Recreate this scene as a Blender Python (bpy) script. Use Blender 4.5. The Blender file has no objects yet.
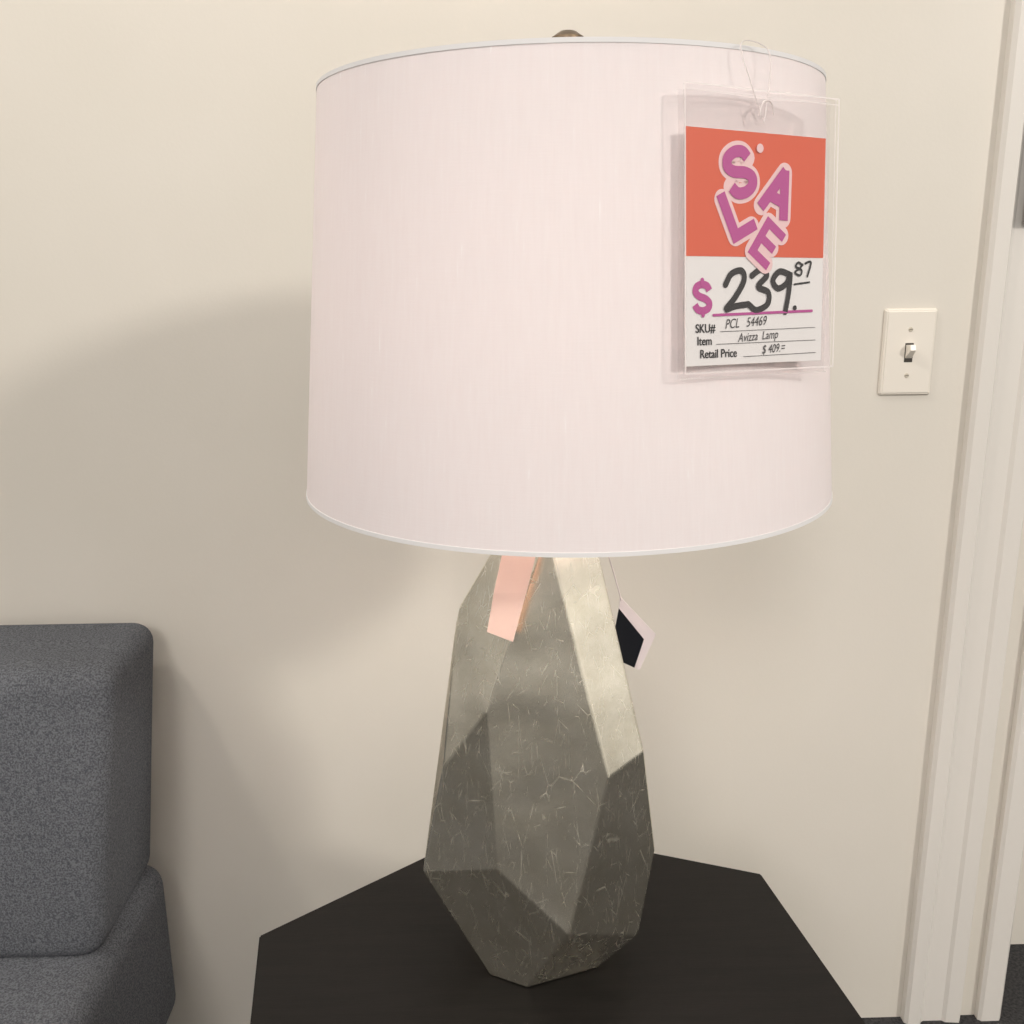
import bpy, bmesh, math, random
from math import sin, cos, pi, radians
from mathutils import Vector, Matrix
random.seed(4)
S=bpy.context.scene
S.view_settings.view_transform='Standard'
S.view_settings.look='None'
Z0=0.57
COL=bpy.context.collection
# ---------------- helpers ----------------
def srgb(r,g,b):
    def f(c):
        c/=255.
        return c/12.92 if c<=.04045 else ((c+.055)/1.055)**2.4
    return (f(r),f(g),f(b),1)
def mat(name,col,rough=.6,metal=0,spec=.5,col2=None,scale=20,bump=0,bscale=200,stretch=(1,1,1),detail=4,lo=.35,hi=.65):
    m=bpy.data.materials.new(name); m.use_nodes=True; nt=m.node_tree; b=nt.nodes['Principled BSDF']
    b.inputs['Base Color'].default_value=col; b.inputs['Roughness'].default_value=rough; b.inputs['Metallic'].default_value=metal
    b.inputs['Specular IOR Level'].default_value=spec
    tc=nt.nodes.new('ShaderNodeTexCoord'); mp=nt.nodes.new('ShaderNodeMapping'); mp.inputs['Scale'].default_value=stretch
    nt.links.new(tc.outputs['Object'],mp.inputs['Vector'])
    if col2:
        n=nt.nodes.new('ShaderNodeTexNoise'); n.inputs['Scale'].default_value=scale; n.inputs['Detail'].default_value=detail
        nt.links.new(mp.outputs[0],n.inputs['Vector'])
        r=nt.nodes.new('ShaderNodeValToRGB'); r.color_ramp.elements[0].color=col; r.color_ramp.elements[1].color=col2
        r.color_ramp.elements[0].position=lo; r.color_ramp.elements[1].position=hi
        nt.links.new(n.outputs['Fac'],r.inputs[0]); nt.links.new(r.outputs[0],b.inputs['Base Color'])
    if bump:
        n2=nt.nodes.new('ShaderNodeTexNoise'); n2.inputs['Scale'].default_value=bscale; n2.inputs['Detail'].default_value=3
        nt.links.new(mp.outputs[0],n2.inputs['Vector'])
        bp=nt.nodes.new('ShaderNodeBump'); bp.inputs['Strength'].default_value=bump; bp.inputs['Distance'].default_value=.002
        nt.links.new(n2.outputs['Fac'],bp.inputs['Height']); nt.links.new(bp.outputs[0],b.inputs['Normal'])
    return m
def empty(name,loc=(0,0,0)):
    e=bpy.data.objects.new(name,None); e.location=loc; e.empty_display_size=.05; COL.objects.link(e); return e
def link(name,me,mt=None,parent=None,smooth=False):
    o=bpy.data.objects.new(name,me); COL.objects.link(o)
    if mt: me.materials.append(mt)
    if smooth:
        for p in me.polygons: p.use_smooth=True
    if parent:
        o.parent=parent; o.matrix_parent_inverse=Matrix.Translation(-parent.location)
    return o
def mesh(name,v,f,mt=None,parent=None,smooth=False):
    me=bpy.data.meshes.new(name); me.from_pydata([tuple(a) for a in v],[],f); me.update()
    return link(name,me,mt,parent,smooth)
def frombm(name,bm,mt=None,parent=None,smooth=False):
    bmesh.ops.recalc_face_normals(bm,faces=bm.faces)
    me=bpy.data.meshes.new(name); bm.to_mesh(me); bm.free(); return link(name,me,mt,parent,smooth)
def box(name,a,b,mt=None,parent=None,bev=0,seg=3,smooth=False):
    bm=bmesh.new(); bmesh.ops.create_cube(bm,size=1)
    for v in bm.verts:
        for i in range(3): v.co[i]=(a[i]+b[i])/2+v.co[i]*(b[i]-a[i])
    if bev: bmesh.ops.bevel(bm,geom=bm.edges[:],offset=bev,segments=seg,profile=.5,affect='EDGES')
    return frombm(name,bm,mt,parent,smooth)
def prism(name,poly,z0,z1,mt=None,parent=None,bev=0):
    bm=bmesh.new()
    f=bm.faces.new([bm.verts.new((x,y,z0)) for x,y in poly])
    r=bmesh.ops.extrude_face_region(bm,geom=[f])
    for v in r['geom']:
        if isinstance(v,bmesh.types.BMVert): v.co.z=z1
    if bev: bmesh.ops.bevel(bm,geom=bm.edges[:],offset=bev,segments=2,affect='EDGES')
    return frombm(name,bm,mt,parent)
def lathe(name,prof,mt=None,parent=None,n=128,c=(0,0),smooth=True,closed=False):
    v=[];f=[]
    for k in range(n):
        a=2*pi*k/n
        for r,z in prof: v.append((c[0]+r*cos(a),c[1]+r*sin(a),z))
    m=len(prof)
    for k in range(n):
        for i in range(m if closed else m-1):
            j=(i+1)%m; k2=(k+1)%n
            f.append((k*m+i,k2*m+i,k2*m+j,k*m+j))
    o=mesh(name,v,f,mt,parent,smooth)
    bm=bmesh.new(); bm.from_mesh(o.data); bmesh.ops.remove_doubles(bm,verts=bm.verts,dist=1e-6); bmesh.ops.recalc_face_normals(bm,faces=bm.faces); bm.to_mesh(o.data); bm.free()
    if smooth: o.data.set_sharp_from_angle(angle=radians(40))
    return o
def tube(name,pts,r,mt=None,parent=None,cyclic=False):
    c=bpy.data.curves.new(name,'CURVE'); c.dimensions='3D'; c.bevel_depth=r; c.bevel_resolution=3
    s=c.splines.new('NURBS'); s.points.add(len(pts)-1)
    for p,q in zip(s.points,pts): p.co=(*q,1)
    s.use_endpoint_u=True; s.order_u=3; s.use_cyclic_u=cyclic
    if mt: c.materials.append(mt)
    o=bpy.data.objects.new(name,c); COL.objects.link(o)
    if parent: o.parent=parent; o.matrix_parent_inverse=Matrix.Translation(-parent.location)
    return o
# ---------------- materials ----------------
M_wall=mat('wall_paint',srgb(226,220,210),.5,bump=.05,bscale=240,spec=.4,col2=srgb(222,216,205),scale=3)
M_trim=mat('trim_paint',srgb(230,225,218),.3,spec=.5)
M_floor=mat('dark_carpet',srgb(34,34,36),.95,col2=srgb(66,65,66),scale=220,bump=.8,bscale=400)
M_black=mat('black_wood_veneer',srgb(15,13,12),.42,col2=srgb(21,18,17),scale=12,stretch=(1,14,1),bump=.05,bscale=90,spec=.22)
M_sofa=mat('charcoal_fabric',srgb(76,78,83),.95,col2=srgb(112,114,119),scale=480,bump=.7,bscale=700,spec=.15,detail=2,lo=.36,hi=.64)
M_plate=mat('switch_plastic',srgb(240,233,222),.3)
M_dark=mat('slot_dark',srgb(60,55,48),.6)
M_brass=mat('brushed_nickel',srgb(150,140,128),.35,1)
M_fin=mat('aged_nickel',srgb(120,104,86),.4,1)
M_screw=mat('screw_paint',srgb(205,196,180),.4)
def shade_mat():
    m=bpy.data.materials.new('shade_linen'); m.use_nodes=True; nt=m.node_tree; b=nt.nodes['Principled BSDF']; out=nt.nodes['Material Output']
    b.inputs['Roughness'].default_value=.7; b.inputs['Specular IOR Level'].default_value=.25
    tc=nt.nodes.new('ShaderNodeTexCoord'); mp=nt.nodes.new('ShaderNodeMapping'); mp.inputs['Scale'].default_value=(420,420,9)
    nt.links.new(tc.outputs['Object'],mp.inputs['Vector'])
    n=nt.nodes.new('ShaderNodeTexNoise'); n.inputs['Scale'].default_value=1; n.inputs['Detail'].default_value=3
    nt.links.new(mp.outputs[0],n.inputs['Vector'])
    r=nt.nodes.new('ShaderNodeValToRGB'); r.color_ramp.elements[0].position=.3; r.color_ramp.elements[1].position=.7
    r.color_ramp.elements[0].color=srgb(240,232,232); r.color_ramp.elements[1].color=srgb(242,235,235)
    s=r.color_ramp.elements.new(.80); s.color=srgb(250,247,247)
    nt.links.new(n.outputs['Fac'],r.inputs[0]); nt.links.new(r.outputs[0],b.inputs['Base Color'])
    w=nt.nodes.new('ShaderNodeTexNoise'); w.inputs['Scale'].default_value=1; w.inputs['Detail'].default_value=2
    mp2=nt.nodes.new('ShaderNodeMapping'); mp2.inputs['Scale'].default_value=(60,60,900); nt.links.new(tc.outputs['Object'],mp2.inputs['Vector']); nt.links.new(mp2.outputs[0],w.inputs['Vector'])
    ad=nt.nodes.new('ShaderNodeMath'); ad.operation='ADD'; nt.links.new(n.outputs['Fac'],ad.inputs[0]); nt.links.new(w.outputs['Fac'],ad.inputs[1])
    bp=nt.nodes.new('ShaderNodeBump'); bp.inputs['Strength'].default_value=.06; bp.inputs['Distance'].default_value=.001
    nt.links.new(ad.outputs[0],bp.inputs['Height']); nt.links.new(bp.outputs[0],b.inputs['Normal'])
    tr=nt.nodes.new('ShaderNodeBsdfTranslucent'); tr.inputs['Color'].default_value=srgb(250,240,238)
    mx=nt.nodes.new('ShaderNodeMixShader'); mx.inputs[0].default_value=.13
    nt.links.new(b.outputs[0],mx.inputs[1]); nt.links.new(tr.outputs[0],mx.inputs[2]); nt.links.new(mx.outputs[0],out.inputs[0])
    return m
M_shade=shade_mat()
M_band=mat('shade_trim_band',srgb(228,226,226),.7,spec=.2)
def leaf_mat():
    m=bpy.data.materials.new('silver_leaf'); m.use_nodes=True; nt=m.node_tree; b=nt.nodes['Principled BSDF']
    tc=nt.nodes.new('ShaderNodeTexCoord')
    n=nt.nodes.new('ShaderNodeTexNoise'); n.inputs['Scale'].default_value=40; n.inputs['Detail'].default_value=8; n.inputs['Roughness'].default_value=.65
    nt.links.new(tc.outputs['Object'],n.inputs['Vector'])
    r=nt.nodes.new('ShaderNodeValToRGB'); r.color_ramp.elements[0].position=.3; r.color_ramp.elements[1].position=.7
    r.color_ramp.elements[0].color=srgb(224,217,198); r.color_ramp.elements[1].color=srgb(242,236,220)
    nt.links.new(n.outputs['Fac'],r.inputs[0])
    last=None
    # hair-thin straight foil creases: edges of elongated cell networks
    for i,(rt,sc) in enumerate([((.3,.5,.6),(58,58,17)),((-.5,.9,-.4),(66,66,20)),((1.2,.3,.2),(50,50,15)),((.7,-.8,1.1),(72,72,22))]):
        mp=nt.nodes.new('ShaderNodeMapping'); mp.inputs['Rotation'].default_value=rt; mp.inputs['Scale'].default_value=sc; mp.inputs['Location'].default_value=(i*3.7,i*1.9,i*5.1)
        nt.links.new(tc.outputs['Object'],mp.inputs['Vector'])
        w=nt.nodes.new('ShaderNodeTexVoronoi'); w.feature='DISTANCE_TO_EDGE'; w.inputs['Scale'].default_value=1
        nt.links.new(mp.outputs[0],w.inputs['Vector'])
        l=nt.nodes.new('ShaderNodeMapRange'); l.inputs[1].default_value=.003; l.inputs[2].default_value=.011; l.inputs[3].default_value=1; l.inputs[4].default_value=0
        nt.links.new(w.outputs['Distance'],l.inputs[0])
        mk=nt.nodes.new('ShaderNodeTexNoise'); mk.inputs['Scale'].default_value=60+9*i; nt.links.new(tc.outputs['Object'],mk.inputs['Vector'])
        g=nt.nodes.new('ShaderNodeMapRange'); g.inputs[1].default_value=.50; g.inputs[2].default_value=.68; nt.links.new(mk.outputs['Fac'],g.inputs[0])
        q=nt.nodes.new('ShaderNodeMath'); q.operation='MULTIPLY'; nt.links.new(l.outputs[0],q.inputs[0]); nt.links.new(g.outputs[0],q.inputs[1])
        if last is None: last=q
        else:
            ad=nt.nodes.new('ShaderNodeMath'); ad.operation='MAXIMUM'; nt.links.new(last.outputs[0],ad.inputs[0]); nt.links.new(q.outputs[0],ad.inputs[1]); last=ad
    nt.links.new(r.outputs[0],b.inputs['Base Color'])
    rr=nt.nodes.new('ShaderNodeMath'); rr.operation='MULTIPLY_ADD'; rr.inputs[1].default_value=.15; rr.inputs[2].default_value=.235
    nt.links.new(last.outputs[0],rr.inputs[0]); nt.links.new(rr.outputs[0],b.inputs['Roughness'])
    mm=nt.nodes.new('ShaderNodeMath'); mm.operation='MULTIPLY_ADD'; mm.inputs[1].default_value=-.13; mm.inputs[2].default_value=.94
    nt.links.new(last.outputs[0],mm.inputs[0]); nt.links.new(mm.outputs[0],b.inputs['Metallic'])
    u=nt.nodes.new('ShaderNodeTexNoise'); u.inputs['Scale'].default_value=13; u.inputs['Detail'].default_value=1; nt.links.new(tc.outputs['Object'],u.inputs['Vector'])
    b1=nt.nodes.new('ShaderNodeBump'); b1.inputs['Strength'].default_value=.5; b1.inputs['Distance'].default_value=.006; nt.links.new(u.outputs['Fac'],b1.inputs['Height'])
    bp=nt.nodes.new('ShaderNodeBump'); bp.inputs['Strength'].default_value=.16; bp.inputs['Distance'].default_value=.0010
    nt.links.new(n.outputs['Fac'],bp.inputs['Height']); nt.links.new(b1.outputs[0],bp.inputs['Normal']); nt.links.new(bp.outputs[0],b.inputs['Normal'])
    return m
M_leaf=leaf_mat()
def clear_mat(name,fac=.1,col=(1,1,1,1),rough=.12):
    m=bpy.data.materials.new(name); m.use_nodes=True; nt=m.node_tree; nt.nodes.clear()
    o=nt.nodes.new('ShaderNodeOutputMaterial'); t=nt.nodes.new('ShaderNodeBsdfTransparent'); t.inputs[0].default_value=(.95,.94,.94,1)
    g=nt.nodes.new('ShaderNodeBsdfPrincipled'); g.inputs['Base Color'].default_value=col; g.inputs['Roughness'].default_value=rough
    mx=nt.nodes.new('ShaderNodeMixShader'); mx.inputs[0].default_value=fac
    nt.links.new(t.outputs[0],mx.inputs[1]); nt.links.new(g.outputs[0],mx.inputs[2]); nt.links.new(mx.outputs[0],o.inputs[0]); return m
M_clear=clear_mat('clear_vinyl',.08,(.8,.76,.76,1),.1)
M_clear2=clear_mat('vinyl_welt',.7,srgb(246,236,234),.2)
M_white=mat('card_white',srgb(242,240,238),.5)
M_orange=mat('card_orange',srgb(226,86,40),.5)
M_mag=mat('ink_magenta',srgb(188,60,146),.5)
M_pink=mat('ink_pink',srgb(246,208,208),.5)
M_ink=mat('marker_black',srgb(10,9,10),.5,spec=.2)
M_grey=mat('ink_grey',srgb(35,33,35),.6)
M_peach=mat('peach_paper',srgb(238,206,192),.7)
M_hblack=mat('tag_black',srgb(18,20,26),.35)
M_hwhite=mat('tag_pink_white',srgb(214,204,204),.5)
# ---------------- room ----------------
W=.5137
box('wall_back',(-2.6,W,0),(.738,W+.16,2.7),M_wall)
box('wall_recess',(.60,W+.16,0),(2.2,W+.26,2.7),M_wall)
box('floor',(-2.6,-4,-.05),(2.2,W+.26,0),M_floor)
prof=[(.581,W),(.581,W-.012),(.586,W-.017),(.604,W-.019),(.609,W-.012),(.613,W-.010),(.642,W-.010),(.647,W-.014),(.668,W-.016),(.672,W-.010),(.672,W)]
prism('trim_1',prof,0,2.25,M_trim)
prism('trim_2',[(.700,W),(.700,W-.010),(.705,W-.014),(.733,W-.014),(.738,W-.008),(.738,W)],0,2.25,M_trim)
M_frame=mat('frame_grey',srgb(150,148,146),.4)
fr=empty('wall_sign',(.70,W-.024,1.4))
box('sign_backing',(.617,W-.027,1.215),(.80,W-.0195,1.50),M_frame,fr,bev=.001)
box('sign_face',(.621,W-.0285,1.219),(.796,W-.027,1.496),mat('sign_paper',srgb(225,222,220),.5),fr)
# ---------------- light switch ----------------
sx,sz=.4926,.4819+Z0
sw=empty('light_switch',(sx,W,sz))
bm=bmesh.new(); bmesh.ops.create_cube(bm,size=1)
for v in bm.verts:
    front=v.co.y<0
    v.co=Vector((sx+v.co.x*(.064 if front else .071),W-.0065 if front else W-.0002,sz+v.co.z*(.108 if front else .115)))
bmesh.ops.bevel(bm,geom=[e for e in bm.edges],offset=.0015,segments=3,affect='EDGES')
frombm('plate',bm,M_plate,sw)
box('toggle_slot',(sx-.0055,W-.0068,sz-.0125),(sx+.0055,W-.006,sz+.0125),M_dark,sw)
v=[(sx-.0045,W-.006,sz-.008),(sx+.0045,W-.006,sz-.008),(sx+.0045,W-.006,sz+.010),(sx-.0045,W-.006,sz+.010),
   (sx-.0035,W-.020,sz+.004),(sx+.0035,W-.020,sz+.004),(sx+.0035,W-.018,sz+.011),(sx-.0035,W-.018,sz+.011)]
mesh('toggle',v,[(0,1,5,4),(1,2,6,5),(2,3,7,6),(3,0,4,7),(4,5,6,7),(3,2,1,0)],M_plate,sw)
for s in (-1,1):
    bm=bmesh.new(); bmesh.ops.create_cone(bm,cap_ends=True,segments=20,radius1=.0032,radius2=.0026,depth=.0012,matrix=Matrix.Translation((sx,W-.007,sz+s*.030))@Matrix.Rotation(pi/2,4,'X'))
    frombm('screw_%d'%(s+2),bm,M_screw,sw)
    box('screw_slot_%d'%(s+2),(sx-.0022,W-.0079,sz+s*.030-.0003),(sx+.0022,W-.0075,sz+s*.030+.0003),M_dark,sw)
# ---------------- hexagonal side table ----------------
hx,hy,hR,hr=-.0155,-.0930,.2857,.6757
def hexp(R): return [(hx+R*cos(hr+k*pi/3),hy+R*sin(hr+k*pi/3)) for k in range(6)]
tb=empty('hexagonal_side_table',(hx,hy,0))
prism('table_top',hexp(hR),Z0-.03,Z0,M_black,tb,bev=.0012)
prism('apron',hexp(hR*.84),Z0-.09,Z0-.03,M_black,tb,bev=.001)
for k in range(6):
    x,y=hexp(hR*.80)[k]; a=hr+k*pi/3
    bm=bmesh.new(); bmesh.ops.create_cube(bm,size=1)
    for v in bm.verts:
        w=.04 if v.co.z>0 else .026
        p=Vector((v.co.x*w,v.co.y*w,0)); p.rotate(Matrix.Rotation(a,3,'Z'))
        v.co=Vector((x+p.x,y+p.y,Z0-.03 if v.co.z>0 else 0))
    frombm('leg_%d'%(k+1),bm,M_black,tb)
prism('lower_shelf',hexp(hR*.72),.14,.16,M_black,tb,bev=.001)
# ---------------- lamp ----------------
lamp=empty('table_lamp',(0,0,Z0))
V={'TL':(-.0430,.0003,.4023),'TC':(-.0170,-.0321,.3965),'TR':(.0192,-.0103,.4041),'L1':(-.0902,.0114,.3183),'ML':(-.0675,-.0492,.2509),'L2':(-.1043,-.0355,.1938),'L3':(-.1239,-.0384,.0970),'BL':(-.0605,-.0743,.1221),'B':(-.0037,-.0942,.0741),'R':(.0297,-.0764,.2047),'RU':(.0606,-.0562,.2160),'RW':(.0743,-.0445,.1173),'RB':(.0606,-.0516,.0389),'G0':(-.0362,-.0658,0),'G1':(-.0679,-.0491,0),'G2':(.0264,-.0438,0)}
bm=bmesh.new()
for k,(x,y,z) in V.items():
    bm.verts.new((x,y,z+Z0))
    if k in('L1','TL'): continue
    bm.verts.new((-.02+(x+.02)*.96,-y*.95+.004,(z*.97 if z>.01 else 0)+Z0))
bmesh.ops.convex_hull(bm,input=bm.verts[:])
for v in [v for v in bm.verts if not v.link_faces]: bm.verts.remove(v)
bmesh.ops.dissolve_limit(bm,angle_limit=radians(2.5),verts=bm.verts[:],edges=bm.edges[:])
bmesh.ops.bevel(bm,geom=bm.edges[:],offset=.0018,segments=3,profile=.6,affect='EDGES',clamp_overlap=True)
base=frombm('faceted_body',bm,M_leaf,lamp)
ax=-.006
lathe('neck',[(0,Z0+.395),(.016,Z0+.395),(.016,Z0+.41),(.009,Z0+.415),(.009,Z0+.46),(.018,Z0+.465),(.02,Z0+.52),(.0,Z0+.525)],M_brass,lamp,n=40,c=(ax,0))
M_bulb=mat('lit_frosted_bulb',srgb(250,248,240),.3)
bb=M_bulb.node_tree.nodes['Principled BSDF']; bb.inputs['Emission Color'].default_value=(1,.90,.81,1); bb.inputs['Emission Strength'].default_value=62
lathe('bulb',[(0,Z0+.645),(.016,Z0+.641),(.028,Z0+.625),(.031,Z0+.605),(.027,Z0+.58),(.016,Z0+.555),(.013,Z0+.525)],M_bulb,lamp,n=40,c=(ax,0))
for s in(-1,1):
    tube('harp_%d'%(s+2),[(ax+s*.012,0,Z0+.46),(ax+s*.05,0,Z0+.49),(ax+s*.058,0,Z0+.60),(ax+s*.045,0,Z0+.69),(ax+s*.004,0,Z0+.716)],.0018,M_brass,lamp)
Rb,Rt,zb,zt=.2064,.1817,.4298+Z0,.7240+Z0
def Rz(z): return Rb+(Rt-Rb)*(z-zb)/(zt-zb)
th=.0012
lathe('shade_drum',[(Rb,zb),(Rt,zt),(Rt-th,zt),(Rb-th,zb)],M_shade,lamp,n=180,closed=True)
for nm,z1,z2 in(('shade_rim_lower',zb-.0006,zb+.0022),('shade_rim_upper',zt-.0022,zt+.0006)):
    lathe(nm,[(Rz(z1)+.0004,z1),(Rz(z2)+.0004,z2),(Rz(z2)-.002,z2),(Rz(z1)-.002,z1)],M_band,lamp,n=180,closed=True)
for k in range(3):
    a=.5+k*2*pi/3
    tube('spider_arm_%d'%(k+1),[(0.008*cos(a),.008*sin(a),zt-.008),(.1*cos(a),.1*sin(a),zt-.008),((Rt-.001)*cos(a),(Rt-.001)*sin(a),zt-.003)],.0016,M_brass,lamp)
lathe('spider_hub',[(0,zt-.011),(.011,zt-.011),(.011,zt-.005),(0,zt-.005)],M_brass,lamp,n=30)
lathe('finial',[(0,zt-.006),(.006,zt-.005),(.005,zt+.008),(.011,zt+.016),(.014,zt+.028),(.012,zt+.037),(.006,zt+.041),(0,zt+.042)],M_fin,lamp,n=40)
# ---------------- paper strip and hang tag ----------------
mesh('paper_label_strip',[(-.0656,-.060,Z0+.3242),(-.0454,-.060,Z0+.3154),(-.0345,-.057,Z0+.355),(-.0265,-.052,Z0+.3846),(-.0150,-.045,Z0+.435),(-.0380,-.045,Z0+.440),(-.0530,-.052,Z0+.3851),(-.0600,-.057,Z0+.355)],
     [(0,1,2,7),(7,2,3,6),(6,3,4,5)],M_peach)
ht=empty('hang_tag',(.06,0,Z0+.3))
def slab(name,pts,n,t,mt,parent):
    n=Vector(n).normalized(); a=[Vector(p) for p in pts]; b=[p+n*t for p in a]; k=len(a)
    return mesh(name,a+b,[tuple(range(k)),tuple(range(2*k-1,k-1,-1))]+[(i,(i+1)%k,k+(i+1)%k,k+i) for i in range(k)],mt,parent)
slab('cover',[(.0430,-.0185,Z0+.3265),(.0645,-.0185,Z0+.2988),(.0570,-.0185,Z0+.2735),(.036,-.0185,Z0+.2840)],(0,1,0),.0006,M_hblack,ht)
slab('leaflet',[(.0440,-.0165,Z0+.3360),(.0750,-.0145,Z0+.3012),(.0616,-.0165,Z0+.2702),(.040,-.0175,Z0+.282)],(0,1,0),.0006,M_hwhite,ht)
tube('string',[(.045,-.017,Z0+.333),(.035,-.02,Z0+.37),(.02,-.015,Z0+.41),(.006,-.008,Z0+.42)],.0005,M_hwhite,ht)
# ---------------- sale tag ----------------
a0,zc,cw,ch,yaw,tilt=.5355,.6081+Z0,.1069,.1344,.4539,-.084
Rc=Rz(zc)+.006
cc=Vector((Rc*sin(a0),-Rc*cos(a0),zc+.001))
X=Vector((cos(yaw),sin(yaw),0)); N0=Vector((sin(yaw),-cos(yaw),0)); Zt=Vector((0,0,1))*cos(tilt)+N0*sin(tilt); N=X.cross(Zt).normalized()
rl=-.018
X,Zt=(X*cos(rl)+Zt*sin(rl)),(Zt*cos(rl)-X*sin(rl))
MT=Matrix((( X.x,Zt.x,N.x,cc.x),(X.y,Zt.y,N.y,cc.y),(X.z,Zt.z,N.z,cc.z),(0,0,0,1)))
tag=empty('sale_price_tag'); tag.matrix_world=MT
def tpar(o): o.parent=tag
def L(u,v): return ((u-.5)*cw,(.5-v)*ch)
def tq(name,u0,v0,u1,v1,d,mt,t=0):
    x0,y0=L(u0,v0); x1,y1=L(u1,v1)
    me=bpy.data.meshes.new(name)
    me.from_pydata([(x0,y0,d),(x1,y0,d),(x1,y1,d),(x0,y1,d)],[],[(3,2,1,0)]); o=link(name,me,mt); tpar(o); return o
b=box('card',(-cw/2,-ch/2,-.0004),(cw/2,ch/2,0),M_white); tpar(b)
tq('orange_panel',0,0,1,.53,.0002,M_orange)
def text(name,s,u,v,h,rotd,mt,d=.0004,off=0,sx=1):
    c=bpy.data.curves.new(name,'FONT'); c.body=s; c.size=h*1.42; c.align_x='CENTER'; c.align_y='CENTER'; c.offset=off; c.materials.append(mt)
    o=bpy.data.objects.new(name,c); COL.objects.link(o); x,y=L(u,v)
    o.parent=tag; o.location=(x,y,d); o.rotation_euler=(0,0,radians(rotd)); o.scale=(sx,1,1); return o
def smoothpts(P,m=8):
    P=[Vector(p) for p in P]; n=len(P); Q=[]
    for i in range(n-1):
        p0=P[max(i-1,0)];p1=P[i];p2=P[i+1];p3=P[min(i+2,n-1)]
        for k in range(m):
            t=k/m; Q.append(.5*((2*p1)+(p2-p0)*t+(2*p0-5*p1+4*p2-p3)*t*t+(3*p1-p0-3*p2+p3)*t**3))
    Q.append(P[-1]); return [(q.x,q.y) for q in Q]
EPS=6e-6
def strip(Q,w,d,vs,fs,cap=True):
    Q=[Vector(q) for q in Q]; k0=len(vs)
    for i,q in enumerate(Q):
        t=(Q[min(i+1,len(Q)-1)]-Q[max(i-1,0)]); t=t.normalized() if t.length>0 else Vector((1,0)); nn=Vector((-t.y,t.x))*w/2
        vs+=[(q.x+nn.x,q.y+nn.y,d),(q.x-nn.x,q.y-nn.y,d)]
        if i: k=k0+2*i; fs.append((k-2,k-1,k+1,k))
    if cap:
        for m,q in enumerate((Q[0],Q[-1])):
            k=len(vs); dd=d-EPS*(m+1); vs+=[(q.x+w/2*cos(j*pi/8),q.y+w/2*sin(j*pi/8),dd) for j in range(16)]; fs.append(tuple(range(k,k+16)))
def segs(Q,w,d,vs,fs,rc,ext,cnt):
    for i in range(len(Q)-1):
        a,b_=Vector(Q[i]),Vector(Q[i+1]); t=(b_-a).normalized(); n=Vector((-t.y,t.x))*w/2
        a2=a-t*ext; b2=b_+t*ext; dd=d+EPS*cnt[0]; cnt[0]+=1
        k=len(vs); vs+=[(*(a2+n),dd),(*(a2-n),dd),(*(b2-n),dd),(*(b2+n),dd)]; fs.append((k,k+1,k+2,k+3))
    if rc:
        for q in Q:
            dd=d+EPS*cnt[0]; cnt[0]+=1
            k=len(vs); vs+=[(q[0]+w/2*cos(j*pi/10),q[1]+w/2*sin(j*pi/10),dd) for j in range(20)]; fs.append(tuple(range(k,k+20)))
S_C=smoothpts([(.27,.22),(.18,.36),(-.02,.41),(-.22,.34),(-.27,.18),(-.14,.05),(.12,-.04),(.27,-.17),(.23,-.33),(.04,-.41),(-.18,-.37),(-.29,-.22)])
GL={'S':[S_C],
    'A':[[(-.30,-.42),(0,.38)],[(0,.38),(.30,-.42)],[(-.18,-.16),(.18,-.16)]],
    'L':[[(-.22,.42),(-.22,-.40)],[(-.22,-.40),(.26,-.40)]],
    'E':[[(.26,.40),(-.22,.40)],[(-.22,.40),(-.22,-.40)],[(-.22,-.40),(.26,-.40)],[(-.22,0),(.18,0)]]}
def glyph(name,ch_,u,v,h,rotd,w,mt,d,rc):
    x,y=L(u,v); a=radians(rotd); vs=[];fs=[];cnt=[0]
    for pl in GL[ch_]:
        Q=[(x+h*(p[0]*cos(a)-p[1]*sin(a)),y+h*(p[0]*sin(a)+p[1]*cos(a))) for p in pl]
        if ch_=='S': strip(Q,w,d,vs,fs,rc)
        else: segs(Q,w,d,vs,fs,rc,0 if rc else (w*.5 if ch_ in 'LE' else w*.2),cnt)
    me=bpy.data.meshes.new(name); me.from_pydata(vs,[],fs); o=link(name,me,mt); tpar(o)
def U(px,py): # artwork grid of the printed card
    xl=687-4*(py-127)/240; xr=828-10*(py-140)/222; u=(px-xl)/(xr-xl)
    yt=127+13*u; yb=368-6*u; return (u,(py-yt)/(yb-yt))
LT=[('S',738,172,.0290,18),('A',777,191,.0310,-22),('L',734,213,.0280,26),('E',763,242,.0260,-36)]
for i,(s,px_,py_,h,r) in enumerate(LT):
    u,v=U(px_,py_)
    glyph('outline_'+s,s,u,v,h,r,.0116,M_pink,.0003+.0001*i,True)
    glyph('letter_'+s,s,u,v,h,r,.0068 if s!='E' else .0054,M_mag,.0008,False)
def disc(name,u,v,r,d,mt):
    x,y=L(u,v); me=bpy.data.meshes.new(name); me.from_pydata([(x+r*cos(k*pi/12),y+r*sin(k*pi/12),d) for k in range(24)],[],[tuple(range(24))]); o=link(name,me,mt); tpar(o)
disc('punch_hole',*U(758,149),.0026,.0012,M_pink)
u,v=U(700,297); glyph('dollar_s','S',u,v,.0185,0,.0044,M_mag,.0004,False)
def st(name,pts,w,mt=M_ink,d=.0006,raw=False):
    P=[L(*U(*p)) for p in pts] if not raw else [L(*p) for p in pts]
    vs=[];fs=[]; strip(smoothpts(P) if len(P)>2 else P,w,d,vs,fs,not raw)
    me=bpy.data.meshes.new(name); me.from_pydata(vs,[],fs); o=link(name,me,mt); tpar(o)
st('dollar_bar_1',[(700,279),(700,284)],.0026,M_mag); st('dollar_bar_2',[(700,310),(700,315)],.0026,M_mag)
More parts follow.
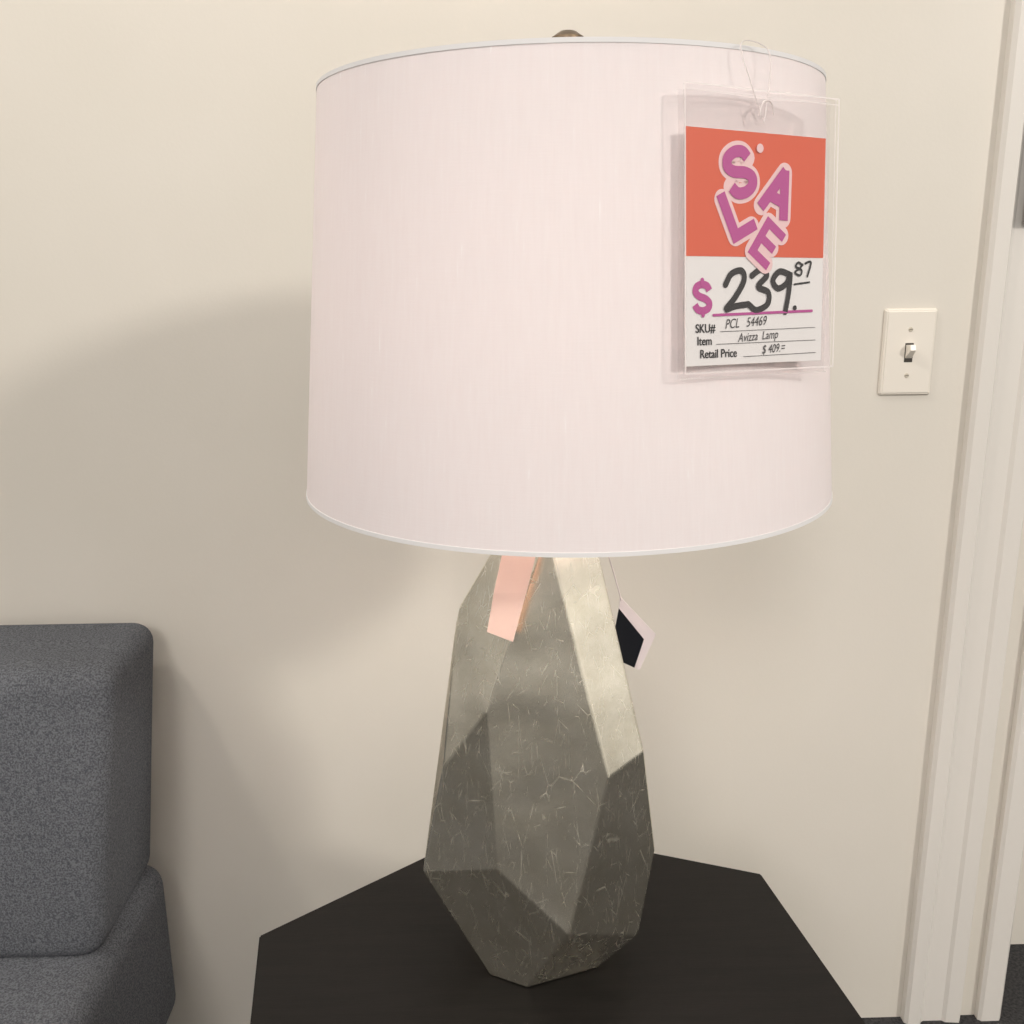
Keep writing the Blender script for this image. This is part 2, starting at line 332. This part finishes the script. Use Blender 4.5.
st('price_2',[(722,284),(728,273),(738,270),(740,280),(731,297),(722,309),(731,306),(744,304)],.0038)
st('price_3',[(748,275),(757,269),(763,275),(754,286),(764,292),(763,304),(752,310),(745,305)],.0038)
st('price_9',[(786,274),(776,271),(769,280),(774,288),(783,283),(787,273),(785,292),(781,312)],.0038)
disc('price_dot',*U(791,308),.0016,.0006,M_ink)
st('cents_8',[(800,265),(796,262),(793,266),(799,270),(797,275),(792,272),(797,268),(800,264)],.0014)
st('cents_7',[(803,263),(809,262),(805,276)],.0014)
st('cents_underline',[(791,284),(807,282)],.0011)
st('magenta_rule',[(710,315),(809,311)],.0016,M_mag)
for i,(s,px,py,u2) in enumerate([('SKU#',702,329,716),('Item',701,342,712),('Retail Price',714,355,738)]):
    u,v=U(px,py); text('label_%d'%i,s,u,v,.0050,0,M_ink,.0004,.00007,.86)
    text('label_bold_%d'%i,s,u+.002,v,.0050,0,M_ink,.00043,.00007,.86)
    st('rule_%d'%i,[(u2,py+3),(812,py-1)],.0003,M_grey)
def hand(name,s,px,py,h,sx=.8):
    u,v=U(px,py); o=text(name,s,u,v,h,3,M_grey,.0005,0,sx); o.data.shear=.3
hand('hand_sku','PCL   54469',741,323,.0056)
hand('hand_item','Avizza  Lamp',753,337,.0052)
hand('hand_retail','$ 409.=',768,350,.0052)
def sleeve(name,u0,v0,u1,v1,d):
    x0,y0=L(u0,v0);x1,y1=L(u1,v1)
    nx,ny=16,32; vs=[];fs=[]
    for j in range(ny+1):
        for i in range(nx+1):
            s=i/nx;t=j/ny; e=max(0,1-t/.25)
            vs.append((x0+(x1-x0)*s,y0+(y1-y0)*t,d+.0004*sin(s*7+t*5)+e*(.0012*sin(s*9+t*14)+.0007*sin(s*17-t*20))))
    for j in range(ny):
        for i in range(nx):
            k=j*(nx+1)+i; fs.append((k,k+nx+1,k+nx+2,k+1))
    me=bpy.data.meshes.new(name); me.from_pydata(vs,[],fs); o=link(name,me,M_clear,smooth=True); tpar(o)
sleeve('sleeve_front',-.03,-.165,1.055,1.03,.0026)
sleeve('sleeve_back',-.03,-.15,1.055,1.055,-.0026)
for i,(a,b2) in enumerate([((-.03,-.165),(1.055,-.165)),((1.055,-.165),(1.055,1.03)),((1.055,1.03),(-.03,1.03)),((-.03,1.03),(-.03,-.165)),((-.03,-.14),(1.055,-.14)),((-.02,1.055),(1.055,1.055)),((1.03,-.165),(1.03,1.03))]):
    st('sleeve_weld_%d'%i,[a,b2],.0009 if i<4 else .0005,M_clear2,(.0046+.00002*i) if i!=5 else -.0012,raw=True)
def lp(u,v,d):
    x,y=L(u,v); return MT@Vector((x,y,d))
lo=[lp(.50,-.03,.005),lp(.40,-.20,.005),lp(.34,-.33,.003),lp(.38,-.372,.001),lp(.52,-.372,-.001),lp(.56,-.33,.003),lp(.54,-.20,.005),lp(.50,-.03,.005)]
o=tube('hanger_loop',lo,.0003,M_clear2); o.parent=tag; o.matrix_parent_inverse=MT.inverted()
o=tube('hanger_tab',[lp(.47,-.06,.005),lp(.47,-.12,.0055),lp(.56,-.13,.0055),lp(.57,-.07,.005)],.0006,M_clear2); o.parent=tag; o.matrix_parent_inverse=MT.inverted()
# ---------------- sofa ----------------
sofa=empty('upholstered_sofa',(-1.3,.1,0))
def cushion(name,a,b,bev,deform=None):
    bm=bmesh.new(); bmesh.ops.create_cube(bm,size=1)
    for v in bm.verts:
        for i in range(3): v.co[i]=(a[i]+b[i])/2+v.co[i]*(b[i]-a[i])
    bmesh.ops.bevel(bm,geom=bm.edges[:],offset=bev,segments=6,profile=.5,affect='EDGES')
    bmesh.ops.subdivide_edges(bm,edges=[e for e in bm.edges if e.calc_length()>.09],cuts=4,use_grid_fill=True)
    if deform:
        for v in bm.verts: v.co=Vector(deform(v.co))
    return frombm(name,bm,M_sofa,sofa,True)
def dback(c):
    t=(c.z-.33)/(.73-.33); g=min(max((c.y-.265)/.21,0),1); hx_=(c.x+1.95)/1.397
    bulge=.010*sin(pi*min(max(t,0),1))*(1-g)
    return (c.x+.040*t*(2*hx_-1), c.y+.055*t*(1-.72*g)-bulge, c.z-.006*(1-g)*t)
cushion('back_cushion',(-1.95,.265,.335),(-.553,.475,.708),.028,dback)
cushion('seat_base',(-1.98,-.42,.09),(-.537,.485,.345),.035)
for i,(x,y) in enumerate([(-1.88,-.34),(-.66,-.34),(-1.88,.4),(-.66,.4)]):
    lathe('leg_%d'%(i+1),[(0,0),(.016,0),(.024,.1),(0,.1)],M_black,sofa,n=24,c=(x,y))
# ---------------- camera ----------------
cy_,sy_=cos(.0239),sin(.0239); pt=.2536; ro=-.0092
fwd=Vector((sy_*cos(pt),cy_*cos(pt),-sin(pt))); right=Vector((cy_,-sy_,0)); up=right.cross(fwd)
r2=right*cos(ro)+up*sin(ro); u2=-right*sin(ro)+up*cos(ro)
cam=bpy.data.cameras.new('camera'); co=bpy.data.objects.new('camera',cam); COL.objects.link(co)
co.matrix_world=Matrix(((r2.x,u2.x,-fwd.x,-.0622),(r2.y,u2.y,-fwd.y,-.7710),(r2.z,u2.z,-fwd.z,.6048+Z0),(0,0,0,1)))
cam.sensor_width=36; cam.lens=36*973/1024; cam.clip_start=.02; S.camera=co
# ---------------- lighting ----------------
def area(name,loc,tgt,size,power,col):
    l=bpy.data.lights.new(name,'AREA'); l.shape='DISK'; l.size=size; l.energy=power; l.color=col
    o=bpy.data.objects.new(name,l); COL.objects.link(o); o.location=loc
    d=Vector(tgt)-Vector(loc); o.rotation_euler=d.to_track_quat('-Z','Y').to_euler()
area('ceiling_light_right',(2.6,-2.9,2.75),(0,.2,1),.45,72,(1,.95,.88))
area('ceiling_light_left',(-1.3,-.35,2.75),(-.2,.3,.9),.2,14,(1,.93,.84))
area('ceiling_light_front',(-.8,-3.4,2.75),(0,0,1),.8,40,(1,.96,.93))
w=bpy.data.worlds.new('room_ambient'); S.world=w; w.use_nodes=True; nt=w.node_tree; bg=nt.nodes['Background']
tc=nt.nodes.new('ShaderNodeTexCoord'); sp=nt.nodes.new('ShaderNodeSeparateXYZ'); rp=nt.nodes.new('ShaderNodeValToRGB'); mr=nt.nodes.new('ShaderNodeMapRange')
nt.links.new(tc.outputs['Generated'],sp.inputs[0]); mr.inputs[1].default_value=-1; mr.inputs[2].default_value=1
nt.links.new(sp.outputs['Z'],mr.inputs[0]); nt.links.new(mr.outputs[0],rp.inputs[0])
e=rp.color_ramp.elements; e[0].position=.44; e[0].color=(.08,.076,.07,1); e[1].position=.85; e[1].color=(.84,.80,.74,1)
m_=rp.color_ramp.elements.new(.52); m_.color=(.58,.55,.51,1)
nz=nt.nodes.new('ShaderNodeTexNoise'); nz.inputs['Scale'].default_value=3.2; nz.inputs['Detail'].default_value=2
nt.links.new(tc.outputs['Generated'],nz.inputs['Vector'])
m2=nt.nodes.new('ShaderNodeMapRange'); m2.inputs[1].default_value=.40; m2.inputs[2].default_value=.60; m2.inputs[3].default_value=.28; m2.inputs[4].default_value=1.5
nt.links.new(nz.outputs['Fac'],m2.inputs[0]); nt.links.new(m2.outputs[0],bg.inputs['Strength']); nt.links.new(rp.outputs[0],bg.inputs[0])
